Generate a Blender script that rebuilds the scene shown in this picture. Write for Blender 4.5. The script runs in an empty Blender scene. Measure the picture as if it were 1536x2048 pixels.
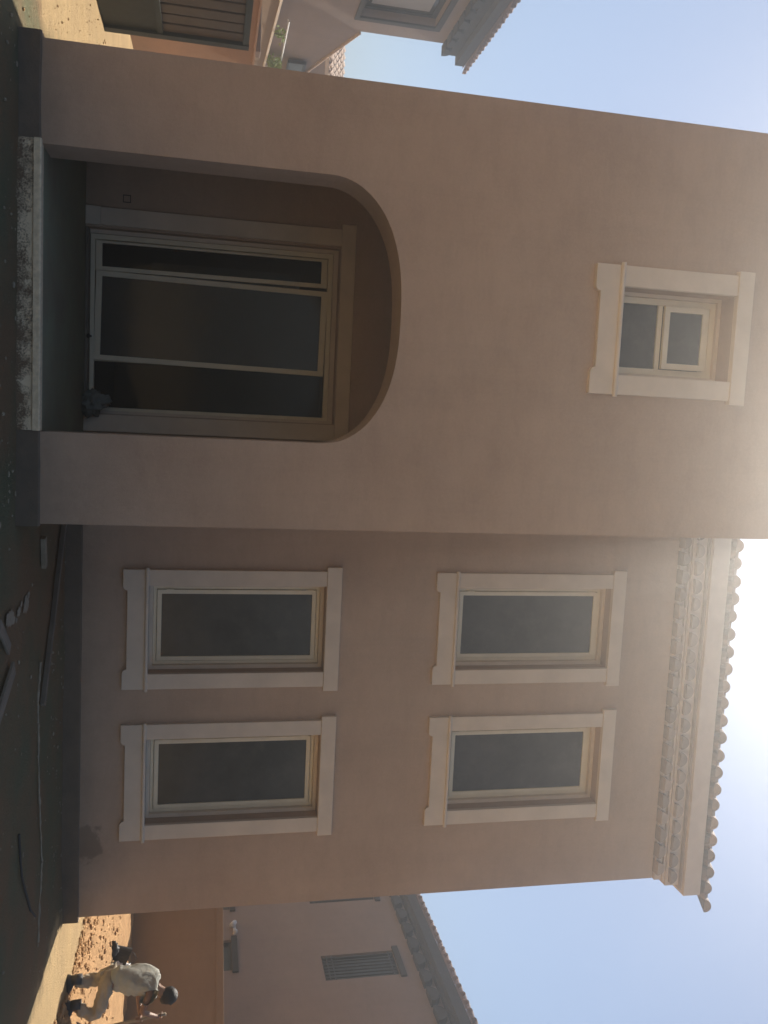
import bpy, bmesh, math, random
from mathutils import Vector, Matrix, noise
random.seed(7)
R = math.radians
C = bpy.context.scene.collection
SC = bpy.context.scene

# ------------------------------------------------------------------ camera, world, sun, exposure
SUN_AZ, SUN_EL = 2.8, 53.0            # degrees right of the facade normal, above the horizon
yaw, pitch, roll = R(5.954), R(11.869), R(1.509)
f_ = Vector((math.sin(yaw)*math.cos(pitch), math.cos(yaw)*math.cos(pitch), math.sin(pitch)))
r_ = Vector((math.cos(yaw), -math.sin(yaw), 0)); u_ = r_.cross(f_)
right = math.cos(roll)*r_ + math.sin(roll)*u_
up = -math.sin(roll)*r_ + math.cos(roll)*u_
cam = bpy.data.cameras.new('camera'); co = bpy.data.objects.new('camera', cam); C.objects.link(co)
X, Y, Z = up, -right, -f_             # the phone is held on its side: picture right is world up
co.matrix_world = Matrix(((X.x, Y.x, Z.x, 0), (X.y, Y.y, Z.y, 0), (X.z, Y.z, Z.z, 1.55), (0, 0, 0, 1)))
cam.sensor_fit = 'VERTICAL'; cam.sensor_height = 36; cam.lens = 1700/2048*36
cam.clip_start = .05; cam.clip_end = 2000
SC.camera = co

w = bpy.data.worlds.new('World'); SC.world = w; w.use_nodes = True
nt = w.node_tree; bg = nt.nodes['Background']
sky = nt.nodes.new('ShaderNodeTexSky'); sky.sky_type = 'NISHITA'; sky.sun_disc = False
sky.sun_elevation = R(SUN_EL); sky.sun_rotation = R(SUN_AZ)
sky.air_density = 1.0; sky.dust_density = .7; sky.ozone_density = 1.0; sky.altitude = 0
nt.links.new(sky.outputs[0], bg.inputs[0]); bg.inputs[1].default_value = .060
sl = bpy.data.lights.new('sun', 'SUN'); sl.energy = 4.6; sl.angle = R(.53); sl.color = (1, .93, .82)
so = bpy.data.objects.new('sun', sl); C.objects.link(so); so.location = (5, 30, 40)
sd = Vector((math.sin(R(SUN_AZ))*math.cos(R(SUN_EL)), math.cos(R(SUN_AZ))*math.cos(R(SUN_EL)), math.sin(R(SUN_EL))))
so.rotation_euler = sd.to_track_quat('Z', 'Y').to_euler()
vs = SC.view_settings; vs.view_transform = 'Standard'; vs.look = 'None'; vs.gamma = 1; vs.use_curve_mapping = False
vs.exposure = 1.06
SC.cycles.max_bounces = 8; SC.cycles.diffuse_bounces = 5

# ------------------------------------------------------------------ materials
def nodes(name):
    m = bpy.data.materials.new(name); m.use_nodes = True
    t = m.node_tree; return m, t, t.nodes['Principled BSDF']
def N(t, typ, **k):
    n = t.nodes.new(typ)
    for a, v in k.items(): setattr(n, a, v)
    return n
def coord(t, scale=(1, 1, 1), kind='Object'):
    c = N(t, 'ShaderNodeTexCoord'); mp = N(t, 'ShaderNodeMapping'); mp.inputs['Scale'].default_value = scale
    t.links.new(c.outputs[kind], mp.inputs[0]); return mp.outputs[0]
def nz(t, co, scale, detail=5, rough=.6):
    n = N(t, 'ShaderNodeTexNoise'); n.inputs['Scale'].default_value = scale
    n.inputs['Detail'].default_value = detail; n.inputs['Roughness'].default_value = rough
    t.links.new(co, n.inputs['Vector']); return n.outputs['Fac']
def ramp(t, fac, a, b, c0=(0, 0, 0, 1), c1=(1, 1, 1, 1)):
    r = N(t, 'ShaderNodeValToRGB'); r.color_ramp.elements[0].position = a; r.color_ramp.elements[1].position = b
    r.color_ramp.elements[0].color = c0; r.color_ramp.elements[1].color = c1
    t.links.new(fac, r.inputs[0]); return r.outputs[0]
def mix(t, fac, a, b):
    m = N(t, 'ShaderNodeMix', data_type='RGBA')
    for s, v in ((0, fac), (6, a), (7, b)):
        if isinstance(v, (float, int)): m.inputs[s].default_value = v
        elif isinstance(v, tuple): m.inputs[s].default_value = (*v[:3], 1)
        else: t.links.new(v, m.inputs[s])
    return m.outputs[2]
def math_(t, op, a, b=None, clamp=False):
    m = N(t, 'ShaderNodeMath', operation=op, use_clamp=clamp)
    for i, v in enumerate((a, b)):
        if v is None: continue
        if isinstance(v, (float, int)): m.inputs[i].default_value = v
        else: t.links.new(v, m.inputs[i])
    return m.outputs[0]
def bump(t, bs, h, dist, strength=1.0):
    b = N(t, 'ShaderNodeBump'); b.inputs['Distance'].default_value = dist; b.inputs['Strength'].default_value = strength
    t.links.new(h, b.inputs['Height']); t.links.new(b.outputs[0], bs.inputs['Normal'])
def basic(name, c0, c1=None, scale=6, rough=.7, bscale=60, bdist=.002, metal=0, stretch=(1, 1, 1), spec=.35):
    m, t, bs = nodes(name); co = coord(t, stretch)
    c1 = c1 or tuple(v*.8 for v in c0)
    f = ramp(t, nz(t, co, scale), .35, .68)
    t.links.new(mix(t, f, c0, c1), bs.inputs['Base Color'])
    rr = N(t, 'ShaderNodeMapRange'); t.links.new(nz(t, co, scale*3), rr.inputs[0])
    rr.inputs[3].default_value = max(.05, rough-.12); rr.inputs[4].default_value = min(1, rough+.12)
    t.links.new(rr.outputs[0], bs.inputs['Roughness'])
    bs.inputs['Metallic'].default_value = metal; bs.inputs['Specular IOR Level'].default_value = spec
    if bdist: bump(t, bs, nz(t, co, bscale, 4), bdist)
    return m

def plaster(name, c0, c1, stain=None):
    m, t, bs = nodes(name); co = coord(t)
    big = ramp(t, nz(t, co, .9, 6, .65), .33, .7)
    col = mix(t, big, c0, c1)
    st = coord(t, (2.2, 2.2, .22))
    streak = ramp(t, nz(t, st, 1.6, 6, .7), .5, .78)
    col = mix(t, math_(t, 'MULTIPLY', streak, .42), col, tuple(v*.72 for v in c0))
    fine = ramp(t, nz(t, co, 38, 3), .3, .75)
    col = mix(t, math_(t, 'MULTIPLY', fine, .18), col, tuple(min(1, v*1.22) for v in c0))
    gz = N(t, 'ShaderNodeSeparateXYZ'); t.links.new(co, gz.inputs[0])
    sp = ramp(t, math_(t, 'ADD', math_(t, 'MULTIPLY', gz.outputs[2], 1.1), math_(t, 'MULTIPLY', nz(t, co, 3.2, 7, .7), .9)), .62, 1.0, (1, 1, 1, 1), (0, 0, 0, 1))
    col = mix(t, math_(t, 'MULTIPLY', sp, .4), col, (.27, .185, .12))
    trowel = ramp(t, nz(t, coord(t, (1.6, 1.6, 5)), 1.3, 7, .72), .45, .72)
    col = mix(t, math_(t, 'MULTIPLY', trowel, .22), col, tuple(v*.7 for v in c1))
    if stain:                             # splashed mud / dampness with its own ragged outline, low on the wall
        for (sx, sz, rx, rz) in stain:
            geo = N(t, 'ShaderNodeSeparateXYZ'); t.links.new(co, geo.inputs[0])
            dx = math_(t, 'DIVIDE', math_(t, 'SUBTRACT', geo.outputs[0], sx), rx)
            dz = math_(t, 'DIVIDE', math_(t, 'SUBTRACT', geo.outputs[2], sz), rz)
            d = math_(t, 'SQRT', math_(t, 'ADD', math_(t, 'MULTIPLY', dx, dx), math_(t, 'MULTIPLY', dz, dz)))
            d = math_(t, 'ADD', d, math_(t, 'MULTIPLY', math_(t, 'SUBTRACT', nz(t, co, 7, 5), .5), 1.6))
            k = ramp(t, d, .62, .8, (1, 1, 1, 1), (0, 0, 0, 1))
            col = mix(t, math_(t, 'MULTIPLY', k, .5), col, (.13, .09, .06))
    t.links.new(col, bs.inputs['Base Color'])
    bs.inputs['Roughness'].default_value = .92; bs.inputs['Specular IOR Level'].default_value = .2
    h = math_(t, 'ADD', math_(t, 'MULTIPLY', nz(t, co, 7, 5), 2.0), nz(t, co, 150, 3))
    bump(t, bs, h, .0035)
    return m

WALLC, WALLC2 = (.51, .362, .262), (.42, .292, .21)
M = {}
M['wall'] = plaster('beige_plaster', WALLC, WALLC2, [(5.12, .22, .3, .3)])
M['recess'] = plaster('beige_plaster_porch', WALLC, WALLC2)
M['trim'] = basic('trim_paint', (.70, .575, .45), (.62, .51, .40), 3, .8, 90, .0012)
M['trimtop'] = M['trim']
M['nbwall'] = plaster('neighbour_plaster', (.33, .25, .21), (.28, .21, .18))
M['bound'] = plaster('boundary_plaster', (.27, .18, .112), (.23, .152, .095))
M['orange'] = plaster('orange_plaster', (.42, .245, .15), (.36, .21, .13))
M['frame'] = basic('cream_aluminium', (.76, .66, .49), (.68, .585, .43), 4, .45, 80, .0004, spec=.5)
M['plinth'] = basic('bitumen_coating', (.18, .128, .088), (.13, .098, .07), 5, .8, 40, .006)
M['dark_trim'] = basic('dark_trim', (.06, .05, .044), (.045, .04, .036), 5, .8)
M['corbel'] = basic('corbel_shade', (.055, .05, .047), (.04, .037, .035), 5, .8)  # shade under the neighbours' eaves is put into the corbel colour
M['grille'] = basic('dark_metal', (.05, .045, .042), (.035, .03, .03), 6, .5, metal=.3)
M['tile'] = basic('clay_tile', (.29, .195, .15), (.21, .145, .115), 9, .85, 70, .003)
def vary(m, k):
    t = m.node_tree; bs = t.nodes['Principled BSDF']; l = bs.inputs['Base Color'].links[0]; src = l.from_socket
    oi = N(t, 'ShaderNodeObjectInfo'); h = N(t, 'ShaderNodeHueSaturation'); mr = N(t, 'ShaderNodeMapRange')
    t.links.new(oi.outputs['Random'], mr.inputs[0]); mr.inputs[3].default_value = 1-k; mr.inputs[4].default_value = 1+k
    t.links.new(mr.outputs[0], h.inputs['Value']); t.links.new(src, h.inputs['Color']); t.links.new(h.outputs[0], bs.inputs['Base Color'])
vary(M['tile'], .35)
M['tile_old'] = basic('pale_clay_tile', (.52, .38, .29), (.42, .30, .22), 5, .85, 70, .003)
M['genoise'] = basic('cornice_tile', (.34, .25, .195), (.27, .20, .155), 9, .85, 70, .002)
vary(M['genoise'], .22)
M['marl'] = basic('cornice_plaster', (.58, .46, .38), (.51, .40, .33), 4, .85, 90, .0015)
M['interior'] = basic('interior_plaster', (.42, .37, .33), (.36, .32, .29), 3, .9)
M['wood'] = basic('weathered_board', (.26, .21, .155), (.17, .135, .10), 3, .8, 30, .002, stretch=(1, 12, 12))
M['alu'] = basic('dusty_strip', (.21, .17, .13), (.14, .115, .09), 5, .65, 50, .001)
M['cement'] = basic('cement_crumb', (.37, .30, .21), (.27, .215, .15), 14, .95, 60, .006)
M['white'] = basic('white_plastic', (.78, .77, .74), (.7, .69, .66), 6, .5, 80, .0005)
M['black'] = basic('black_rubber', (.028, .027, .027), (.018, .018, .018), 8, .6, 40, .002)
M['rag'] = basic('grey_sheet', (.20, .205, .18), (.12, .125, .11), 8, .6, 30, .004)
M['leaf'] = basic('leaf', (.20, .27, .05), (.29, .34, .09), 20, .5, bdist=0)  # leaf green brightened to look sunlit
M['twig'] = basic('twig', (.12, .085, .05), None, 8, .8)
M['skin'] = basic('skin', (.26, .145, .09), (.22, .12, .075), 10, .55, 200, .0005)
M['shirt'] = basic('grey_cotton', (.40, .41, .37), (.30, .31, .28), 6, .9, 25, .008)
M['pants'] = basic('tan_work_trousers', (.42, .36, .27), (.33, .28, .20), 7, .9, 22, .008)
M['hair'] = basic('black_hair', (.012, .011, .011), (.02, .018, .016), 30, .55, 120, .004)
M['boot'] = basic('dark_boot', (.06, .058, .058), (.04, .04, .042), 9, .5, 60, .003)
M['handle'] = basic('wood_handle', (.34, .27, .18), (.27, .21, .14), 8, .7)
M['metalsheet'] = basic('brown_sheet_metal', (.13, .105, .085), (.10, .08, .064), 3, .6, 40, .001, metal=.2)
M['greensheet'] = basic('dark_green_sheet', (.03, .038, .03), (.022, .027, .022), 3, .6, 40, .001)  # both fence sheet colours are darkened to carry the fence's shade

def glassmat(name, tint, through, rough, spec):
    m, t, bs = nodes(name); out = t.nodes['Material Output']
    bs.inputs['Base Color'].default_value = (*tint, 1); bs.inputs['Roughness'].default_value = rough; bs.inputs['Specular IOR Level'].default_value = spec
    oi = N(t, 'ShaderNodeObjectInfo'); ad = N(t, 'ShaderNodeVectorMath', operation='ADD'); ml = N(t, 'ShaderNodeVectorMath', operation='SCALE')
    t.links.new(oi.outputs['Location'], ml.inputs[0]); ml.inputs['Scale'].default_value = 3.7
    t.links.new(coord(t), ad.inputs[0]); t.links.new(ml.outputs[0], ad.inputs[1]); co = ad.outputs[0]
    bump(t, bs, nz(t, co, 1.3, 2), .006)
    dirt = ramp(t, nz(t, co, 5, 6, .7), .5, .8)
    film_sheen = ramp(t, nz(t, co, 1.5, 4, .6), .36, .66)
    c_ = mix(t, math_(t, 'MULTIPLY', film_sheen, .55), tint, (.115, .108, .098))  # pale film patches also stand in for uneven reflections
    t.links.new(mix(t, math_(t, 'MULTIPLY', dirt, .4), c_, (.15, .135, .115)), bs.inputs['Base Color'])
    if through:
        tr = N(t, 'ShaderNodeBsdfTransparent'); tr.inputs[0].default_value = (.6, .62, .6, 1)
        mx = N(t, 'ShaderNodeMixShader'); mx.inputs[0].default_value = through
        t.links.new(bs.outputs[0], mx.inputs[1]); t.links.new(tr.outputs[0], mx.inputs[2]); t.links.new(mx.outputs[0], out.inputs[0])
    return m
M['glass'] = glassmat('dark_glass', (.045, .042, .038), 0, .13, .28)
M['doorglass'] = glassmat('door_glass', (.05, .047, .04), .6, .08, .3)
M['screenglass'] = glassmat('dusty_screen_glass', (.10, .094, .08), .25, .12, .3)
M['flat_panel'] = basic('pale_panel', (.40, .37, .34), (.36, .33, .30), 2, .7)

def groundmat():
    m, t, bs = nodes('sandy_ground'); co = coord(t)
    g = N(t, 'ShaderNodeSeparateXYZ'); t.links.new(co, g.inputs[0])
    sand = mix(t, ramp(t, nz(t, co, 1.1, 8, .65), .35, .68), (.50, .355, .185), (.40, .28, .15))
    sand = mix(t, math_(t, 'MULTIPLY', ramp(t, nz(t, coord(t, (.5, 4, 1)), 2.0, 6, .7), .52, .72), .5), sand, (.30, .205, .115))
    sand = mix(t, ramp(t, nz(t, co, 24, 3), .70, .76), sand, (.17, .12, .075))
    sand = mix(t, ramp(t, nz(t, co, 9, 4), .72, .76), sand, (.22, .155, .09))
    shade_soil = mix(t, ramp(t, nz(t, co, .8, 6, .6), .40, .62), (.255, .16, .088), (.165, .16, .092))
    shade_soil = mix(t, ramp(t, nz(t, co, 16, 6, .7), .60, .75), shade_soil, (.22, .165, .115))
    shade_soil = mix(t, ramp(t, nz(t, coord(t, (1, 2.5, 1)), 2.1, 8, .75), .66, .74), shade_soil, (.27, .225, .17))
    shade_soil = mix(t, ramp(t, nz(t, co, 55, 2), .77, .82), shade_soil, (.30, .27, .23))
    # trodden mortar-stained soil, house shade put into its colour along the front, ragged edge
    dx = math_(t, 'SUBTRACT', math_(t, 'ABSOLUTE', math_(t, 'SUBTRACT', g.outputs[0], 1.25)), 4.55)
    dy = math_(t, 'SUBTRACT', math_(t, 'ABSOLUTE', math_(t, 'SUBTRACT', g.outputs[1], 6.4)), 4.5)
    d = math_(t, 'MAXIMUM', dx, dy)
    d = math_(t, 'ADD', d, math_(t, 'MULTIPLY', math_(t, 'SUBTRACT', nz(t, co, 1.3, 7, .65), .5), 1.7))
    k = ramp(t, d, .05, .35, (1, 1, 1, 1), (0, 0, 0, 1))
    t.links.new(mix(t, k, sand, shade_soil), bs.inputs['Base Color'])
    bs.inputs['Roughness'].default_value = .95; bs.inputs['Specular IOR Level'].default_value = .15
    h = math_(t, 'ADD', math_(t, 'MULTIPLY', nz(t, co, 5, 8, .7), 1.5), nz(t, co, 45, 5, .7))
    bump(t, bs, h, .03)
    return m
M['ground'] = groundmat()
def sandmat(name, a, b, dark):
    m, t, bs = nodes(name); co = coord(t)
    c = mix(t, ramp(t, nz(t, co, 3, 8, .7), .35, .68), a, b)
    c = mix(t, ramp(t, nz(t, co, 17, 5, .7), .60, .70), c, dark)
    t.links.new(c, bs.inputs['Base Color']); bs.inputs['Roughness'].default_value = .95
    bs.inputs['Specular IOR Level'].default_value = .15
    bump(t, bs, math_(t, 'ADD', math_(t, 'MULTIPLY', nz(t, co, 12, 8, .75), 1.2), nz(t, co, 60, 4)), .022)
    return m
M['bank'] = sandmat('dug_sand', (.52, .315, .155), (.43, .255, .125), (.19, .115, .065))

def risermat():
    m, t, bs = nodes('muddy_white_tile'); co = coord(t)
    g = N(t, 'ShaderNodeSeparateXYZ'); t.links.new(co, g.inputs[0])
    white = mix(t, ramp(t, nz(t, co, 8, 5), .3, .7), (.86, .66, .44), (.76, .57, .37))
    h = math_(t, 'ADD', math_(t, 'MULTIPLY', g.outputs[2], 3.6), math_(t, 'MULTIPLY', nz(t, co, 2.2, 2), .35))
    s = math_(t, 'ADD', math_(t, 'ADD', math_(t, 'MULTIPLY', nz(t, co, 60, 6, .75), .55), math_(t, 'MULTIPLY', nz(t, co, 6, 5), .55)), math_(t, 'MULTIPLY', h, .32))
    k = ramp(t, s, .60, .72, (1, 1, 1, 1), (0, 0, 0, 1))
    mud = mix(t, nz(t, co, 30), (.15, .085, .045), (.24, .15, .085))
    t.links.new(mix(t, k, white, mud), bs.inputs['Base Color']); bs.inputs['Roughness'].default_value = .7
    bump(t, bs, k, .006)
    return m
M['riser'] = risermat()
M['nosing'] = basic('stone_nosing', (.84, .65, .43), (.62, .47, .30), 22, .7, 60, .002)
M['floor'] = basic('dusty_screed', (.27, .265, .165), (.24, .20, .13), 1.6, .85, 30, .003)

# ------------------------------------------------------------------ mesh helpers
def obj(name, me, mat=None, parent=None, loc=None, bevel=0, smooth=False):
    if isinstance(me, bmesh.types.BMesh):
        bm = me; bmesh.ops.recalc_face_normals(bm, faces=bm.faces)
        me = bpy.data.meshes.new(name); bm.to_mesh(me); bm.free()
    o = bpy.data.objects.new(name, me); C.objects.link(o)
    if mat is not None and not me.materials: me.materials.append(M[mat] if isinstance(mat, str) else mat)
    if parent is not None: o.parent = parent
    if loc: o.location = loc
    if smooth: me.polygons.foreach_set('use_smooth', [True]*len(me.polygons))
    if bevel:
        b = o.modifiers.new('bevel', 'BEVEL'); b.width = bevel; b.segments = 2; b.limit_method = 'ANGLE'; b.angle_limit = R(40)
    return o
def tag(o, label=None, cat=None, group=None, kind=None):
    for k, v in (('label', label), ('category', cat), ('group', group), ('kind', kind)):
        if v: o[k] = v
    return o
def thing(name, label, cat, loc=(0, 0, 0), group=None):
    o = bpy.data.objects.new(name, None); C.objects.link(o); o.location = loc; o.empty_display_size = .2
    return tag(o, label, cat, group)
def B(): return bmesh.new()
def box(bm, x0, x1, y0, y1, z0, z1, mtx=None):
    v = [bm.verts.new(p) for p in ((x0, y0, z0), (x1, y0, z0), (x1, y1, z0), (x0, y1, z0), (x0, y0, z1), (x1, y0, z1), (x1, y1, z1), (x0, y1, z1))]
    for f in ((0, 3, 2, 1), (4, 5, 6, 7), (0, 1, 5, 4), (1, 2, 6, 5), (2, 3, 7, 6), (3, 0, 4, 7)): bm.faces.new([v[i] for i in f])
    if mtx: bmesh.ops.transform(bm, matrix=mtx, verts=v)
    return bm
def bx(*a, mtx=None): return box(B(), *a, mtx=mtx)
def prism(bm, pts, y0, y1, axis='y'):
    """polygon pts in (a,b) extruded along axis"""
    def P(a, b, t): return {'y': (a, t, b), 'x': (t, a, b), 'z': (a, b, t)}[axis]
    A = [bm.verts.new(P(a, b, y0)) for a, b in pts]; D = [bm.verts.new(P(a, b, y1)) for a, b in pts]
    n = len(pts); bm.faces.new(A); bm.faces.new(D[::-1])
    for i in range(n): bm.faces.new((A[i], D[i], D[(i+1) % n], A[(i+1) % n]))
    return bm
def tube(bm, path, rad, seg=8, cap=True):
    path = [Vector(p) for p in path]; rings = []
    rads = rad if isinstance(rad, (list, tuple)) else [rad]*len(path)
    prev = None
    for i, p in enumerate(path):
        d = (path[min(i+1, len(path)-1)] - path[max(i-1, 0)]).normalized()
        if prev is None: a = d.orthogonal().normalized()
        else: a = (prev - d*prev.dot(d)).normalized()
        prev = a; b = d.cross(a)
        rings.append([bm.verts.new(p + rads[i]*(math.cos(2*math.pi*k/seg)*a + math.sin(2*math.pi*k/seg)*b)) for k in range(seg)])
    for r0, r1 in zip(rings, rings[1:]):
        for k in range(seg): bm.faces.new((r0[k], r0[(k+1) % seg], r1[(k+1) % seg], r1[k]))
    if cap: bm.faces.new(rings[0][::-1]); bm.faces.new(rings[-1])
    return bm
def wall(bm, a0, a1, z0, z1, t0, t1, holes=(), axis='y', skip_top=False):
    """wall slab with rectangular holes (a0,a1,z0,z1); spans t0..t1 along axis"""
    def P(a, z, t): return (a, t, z) if axis == 'y' else (t, a, z)
    As = sorted({a0, a1, *[h[0] for h in holes], *[h[1] for h in holes]}); As = [a for a in As if a0 <= a <= a1]
    Zs = sorted({z0, z1, *[h[2] for h in holes], *[h[3] for h in holes]}); Zs = [z for z in Zs if z0 <= z <= z1]
    cache = {}
    def V(i, j, t):
        k = (i, j, t)
        if k not in cache: cache[k] = bm.verts.new(P(As[i], Zs[j], t))
        return cache[k]
    def solid(i, j):
        if not (0 <= i < len(As)-1 and 0 <= j < len(Zs)-1): return False
        ca, cz = (As[i]+As[i+1])/2, (Zs[j]+Zs[j+1])/2
        return not any(h[0] < ca < h[1] and h[2] < cz < h[3] for h in holes)
    for i in range(len(As)-1):
        for j in range(len(Zs)-1):
            if not solid(i, j): continue
            for t in (t0, t1): bm.faces.new((V(i, j, t), V(i+1, j, t), V(i+1, j+1, t), V(i, j+1, t)))
            if not solid(i-1, j): bm.faces.new((V(i, j, t0), V(i, j+1, t0), V(i, j+1, t1), V(i, j, t1)))
            if not solid(i+1, j): bm.faces.new((V(i+1, j, t0), V(i+1, j+1, t0), V(i+1, j+1, t1), V(i+1, j, t1)))
            if not solid(i, j-1): bm.faces.new((V(i, j, t0), V(i+1, j, t0), V(i+1, j, t1), V(i, j, t1)))
            if not solid(i, j+1): bm.faces.new((V(i, j+1, t0), V(i+1, j+1, t0), V(i+1, j+1, t1), V(i, j+1, t1)))
    return bm
def ring(bm, x0, x1, z0, z1, wd, y0, y1):
    """rectangular frame in the xz plane, member width wd"""
    return wall(bm, x0, x1, z0, z1, y0, y1, [(x0+wd, x1-wd, z0+wd, z1-wd)])
def kids(o): return [c for c in bpy.data.objects if c.parent == o]
def copy_tree(o, parent=None, off=(0, 0, 0)):
    c = o.copy(); C.objects.link(c)
    if parent is not None: c.parent = parent
    c.location = Vector(o.location) + Vector(off)
    for ch in list(o.children): copy_tree(ch, c)
    return c

# ------------------------------------------------------------------ the ground
def bank_h(x, y):
    xe = 7.28 + .06*math.sin(y*2.1) + .10*noise.noise((y*1.7, 0, 3)) - max(0, 10.6-y)*.28 + max(0, y-11.3)*.03
    s = max(0, min(1, (x-xe)/.75)); s = s*s*(3-2*s)
    far = max(0, min(1, (x-xe-.7)/3))
    return s*(.17 + .14*far) + s*(.05*noise.noise((x*2.3, y*2.3, 0)) + .022*noise.noise((x*7, y*7, 4)) + .012*noise.noise((x*19, y*19, 1)))
bm = B()
def axis_pts(fine0, fine1, step):
    p = []; v = fine0
    while v < fine1: p.append(v); v += step
    p.append(fine1)
    for d in (1.2, 3, 6, 12, 30, 80, 170): p += [fine0-d, fine1+d]
    return sorted(p)
xs, ys = axis_pts(-7, 8, .16), axis_pts(4, 20, .16)
g = [[bm.verts.new((x, y, .022*noise.noise((x*.9, y*.9, 0)) + .014*noise.noise((x*3, y*3, 2)) - .006
      if -10 < x < 12 and 0 < y < 24 else 0)) for y in ys] for x in xs]
for i in range(len(xs)-1):
    for j in range(len(ys)-1): bm.faces.new((g[i][j], g[i+1][j], g[i+1][j+1], g[i][j+1]))
tag(obj('ground', bm, 'ground', smooth=True), 'sandy building plot ground, with house shade put into its colour along the front', None, None, 'structure')

bm = B(); st = .075
nx, ny = int((14.0-6.3)/st), int((19.5-6.2)/st)
g = [[bm.verts.new((6.3+i*st, 6.2+j*st, bank_h(6.3+i*st, 6.2+j*st) - (.06 if bank_h(6.3+i*st, 6.2+j*st) < .012 else 0))) for j in range(ny+1)] for i in range(nx+1)]
for i in range(nx):
    for j in range(ny): bm.faces.new((g[i][j], g[i+1][j], g[i+1][j+1], g[i][j+1]))
tag(obj('sand_bank', bm, 'bank', smooth=True), 'sunlit bank of dug sand in front of the plain boundary wall', None, None, 'structure')

# ------------------------------------------------------------------ the villa
villa = thing('villa', 'beige plastered villa with an arched porch, five white-trimmed windows and a tiled eave', 'house', (1.5, 10, 0))
villa.location = (0, 0, 0)
def part(name, me, mat, parent=villa, **k): return obj(name, me, mat, parent, **k)

YF, YB = 7.6, 10.15                     # porch block front, main wall front
XL, XR = -2.96, .97                     # porch block sides
XC = 6.05                               # right corner of the wing
W1 = (1.985, 3.05, .915, 3.022)         # opening of the lower left tall window
DX, DZ = 1.865, 3.767
opens = [(W1[0]+i*DX, W1[1]+i*DX, W1[2]+j*DZ, W1[3]+j*DZ) for i in (0, 1) for j in (0, 1)]
DOOR = (-2.03, .02, .18, 3.02)
# main front wall
bm = wall(B(), -2.72, XC, .0, 7.72, YB, YB+.34, opens + [DOOR])
part('front_wall', bm, 'wall')
part('side_wall', bx(XC-.3, XC-.001, YB+.342, 19.5, 0, 7.72), 'wall')
part('back_wall', bx(-2.2, XC-.302, 19.2, 19.5, 0, 7.72), 'wall')
part('side_wall', bx(-2.2, -1.9, YB+.342, 19.198, 0, 7.72), 'wall')
# porch block: arched front
ax, hw = -.977, 1.166
def arch_pts(n=40):
    """three-centred arch from the left springing to the right one"""
    zs, rise, rc = 2.55, .675, .42
    out = []
    for k in range(n+1):
        a = math.pi - math.pi*k/n
        c, s = math.cos(a), math.sin(a)
        e = 2.5                          # superellipse: flat crown, rounded shoulders
        out.append((ax + hw*math.copysign(abs(c)**(2/e), c), zs + rise*abs(s)**(2/2.05)))
    return out
AP = arch_pts()
AX0, AX1, AZ = ax-hw, ax+hw, 3.5
bm = B()
TH = .40
SWIN = (-1.405, -.58, 5.325, 6.54)
wall(bm, XL, AX0, 0, AZ, YF, YF+TH); wall(bm, AX1, XR, 0, AZ, YF, YF+TH)
wall(bm, XL, XR, AZ, 8.3, YF, YF+TH, [SWIN])
for (xa, za), (xb, zb) in zip(AP, AP[1:]):
    for t in (YF, YF+TH): bm.faces.new([bm.verts.new(p) for p in ((xa, t, za), (xb, t, zb), (xb, t, AZ), (xa, t, AZ))])
    bm.faces.new([bm.verts.new(p) for p in ((xa, YF, za), (xb, YF, zb), (xb, YF+TH, zb), (xa, YF+TH, za))])
bmesh.ops.remove_doubles(bm, verts=bm.verts, dist=1e-4)
# drop the inner faces left where the stacked pieces meet
dead = [f for f in bm.faces if abs(f.normal.z) > .99 and abs(f.calc_center_median().z-AZ) < 1e-3]
dead += [f for f in bm.faces if abs(f.normal.x) > .99 and min(abs(f.calc_center_median().x-AX0), abs(f.calc_center_median().x-AX1)) < 1e-3 and f.calc_center_median().z > AZ]
bmesh.ops.delete(bm, geom=list(set(dead)), context='FACES')
part('porch_front', bm, 'wall')
part('porch_side', bx(XL, -2.722, YF+TH, YB+.34, 0, 8.3), 'wall')
part('porch_side', bx(.73, XR, YF+TH, YB-.001, 0, 8.3), 'wall')
part('porch_ceiling', bx(-2.721, .729, YF+TH, YB-.002, 3.85, 4.0), 'recess')
part('porch_floor', bx(-2.721, .729, YF+.03, YB-.002, .02, .176), 'floor')
part('porch_block_top', bx(XL, XR, YF+TH+.001, YB+.4, 8.0, 8.25), 'wall')
# bitumen plinth, riser
def rough_box(x0, x1, y0, y1, z0, z1, amp=.006, n=24):
    bm = B(); k = max(2, int((x1-x0)/.12))
    prof = [(y0, z0), (y0, (z0+z1)/2), (y0, z1-.012), (y0+.01, z1), (y1, z1)]
    rows = []
    for i in range(k+1):
        x = x0 + (x1-x0)*i/k
        rows.append([bm.verts.new((x, y + (amp*noise.noise((x*5, z*6, y)) if yi < 4 else 0), z + (amp*noise.noise((x*4, 7, y)) if 1 < yi < 4 else 0))) for yi, (y, z) in enumerate(prof)])
    for r0, r1 in zip(rows, rows[1:]):
        for j in range(len(prof)-1): bm.faces.new((r0[j], r1[j], r1[j+1], r0[j+1]))
    bm.faces.new(rows[0]); bm.faces.new(rows[-1][::-1])
    return bm
part('plinth', rough_box(XL-.05, AX0-.03, YF-.025, YF+.2, -.1, .172), 'plinth')
part('plinth', rough_box(AX1-.005, XR+.02, YF-.025, YF+.2, -.1, .178), 'plinth')
part('plinth', rough_box(XR+.001, XC+.055, YB-.03, YB+.2, -.1, .185), 'plinth')
part('plinth', bx(XL-.045, XL-.001, YF+.201, YB+.3, -.1, .172), 'plinth')
part('plinth', bx(XC-.002, XC+.05, YB+.201, 19, -.1, .18), 'plinth')
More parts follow.
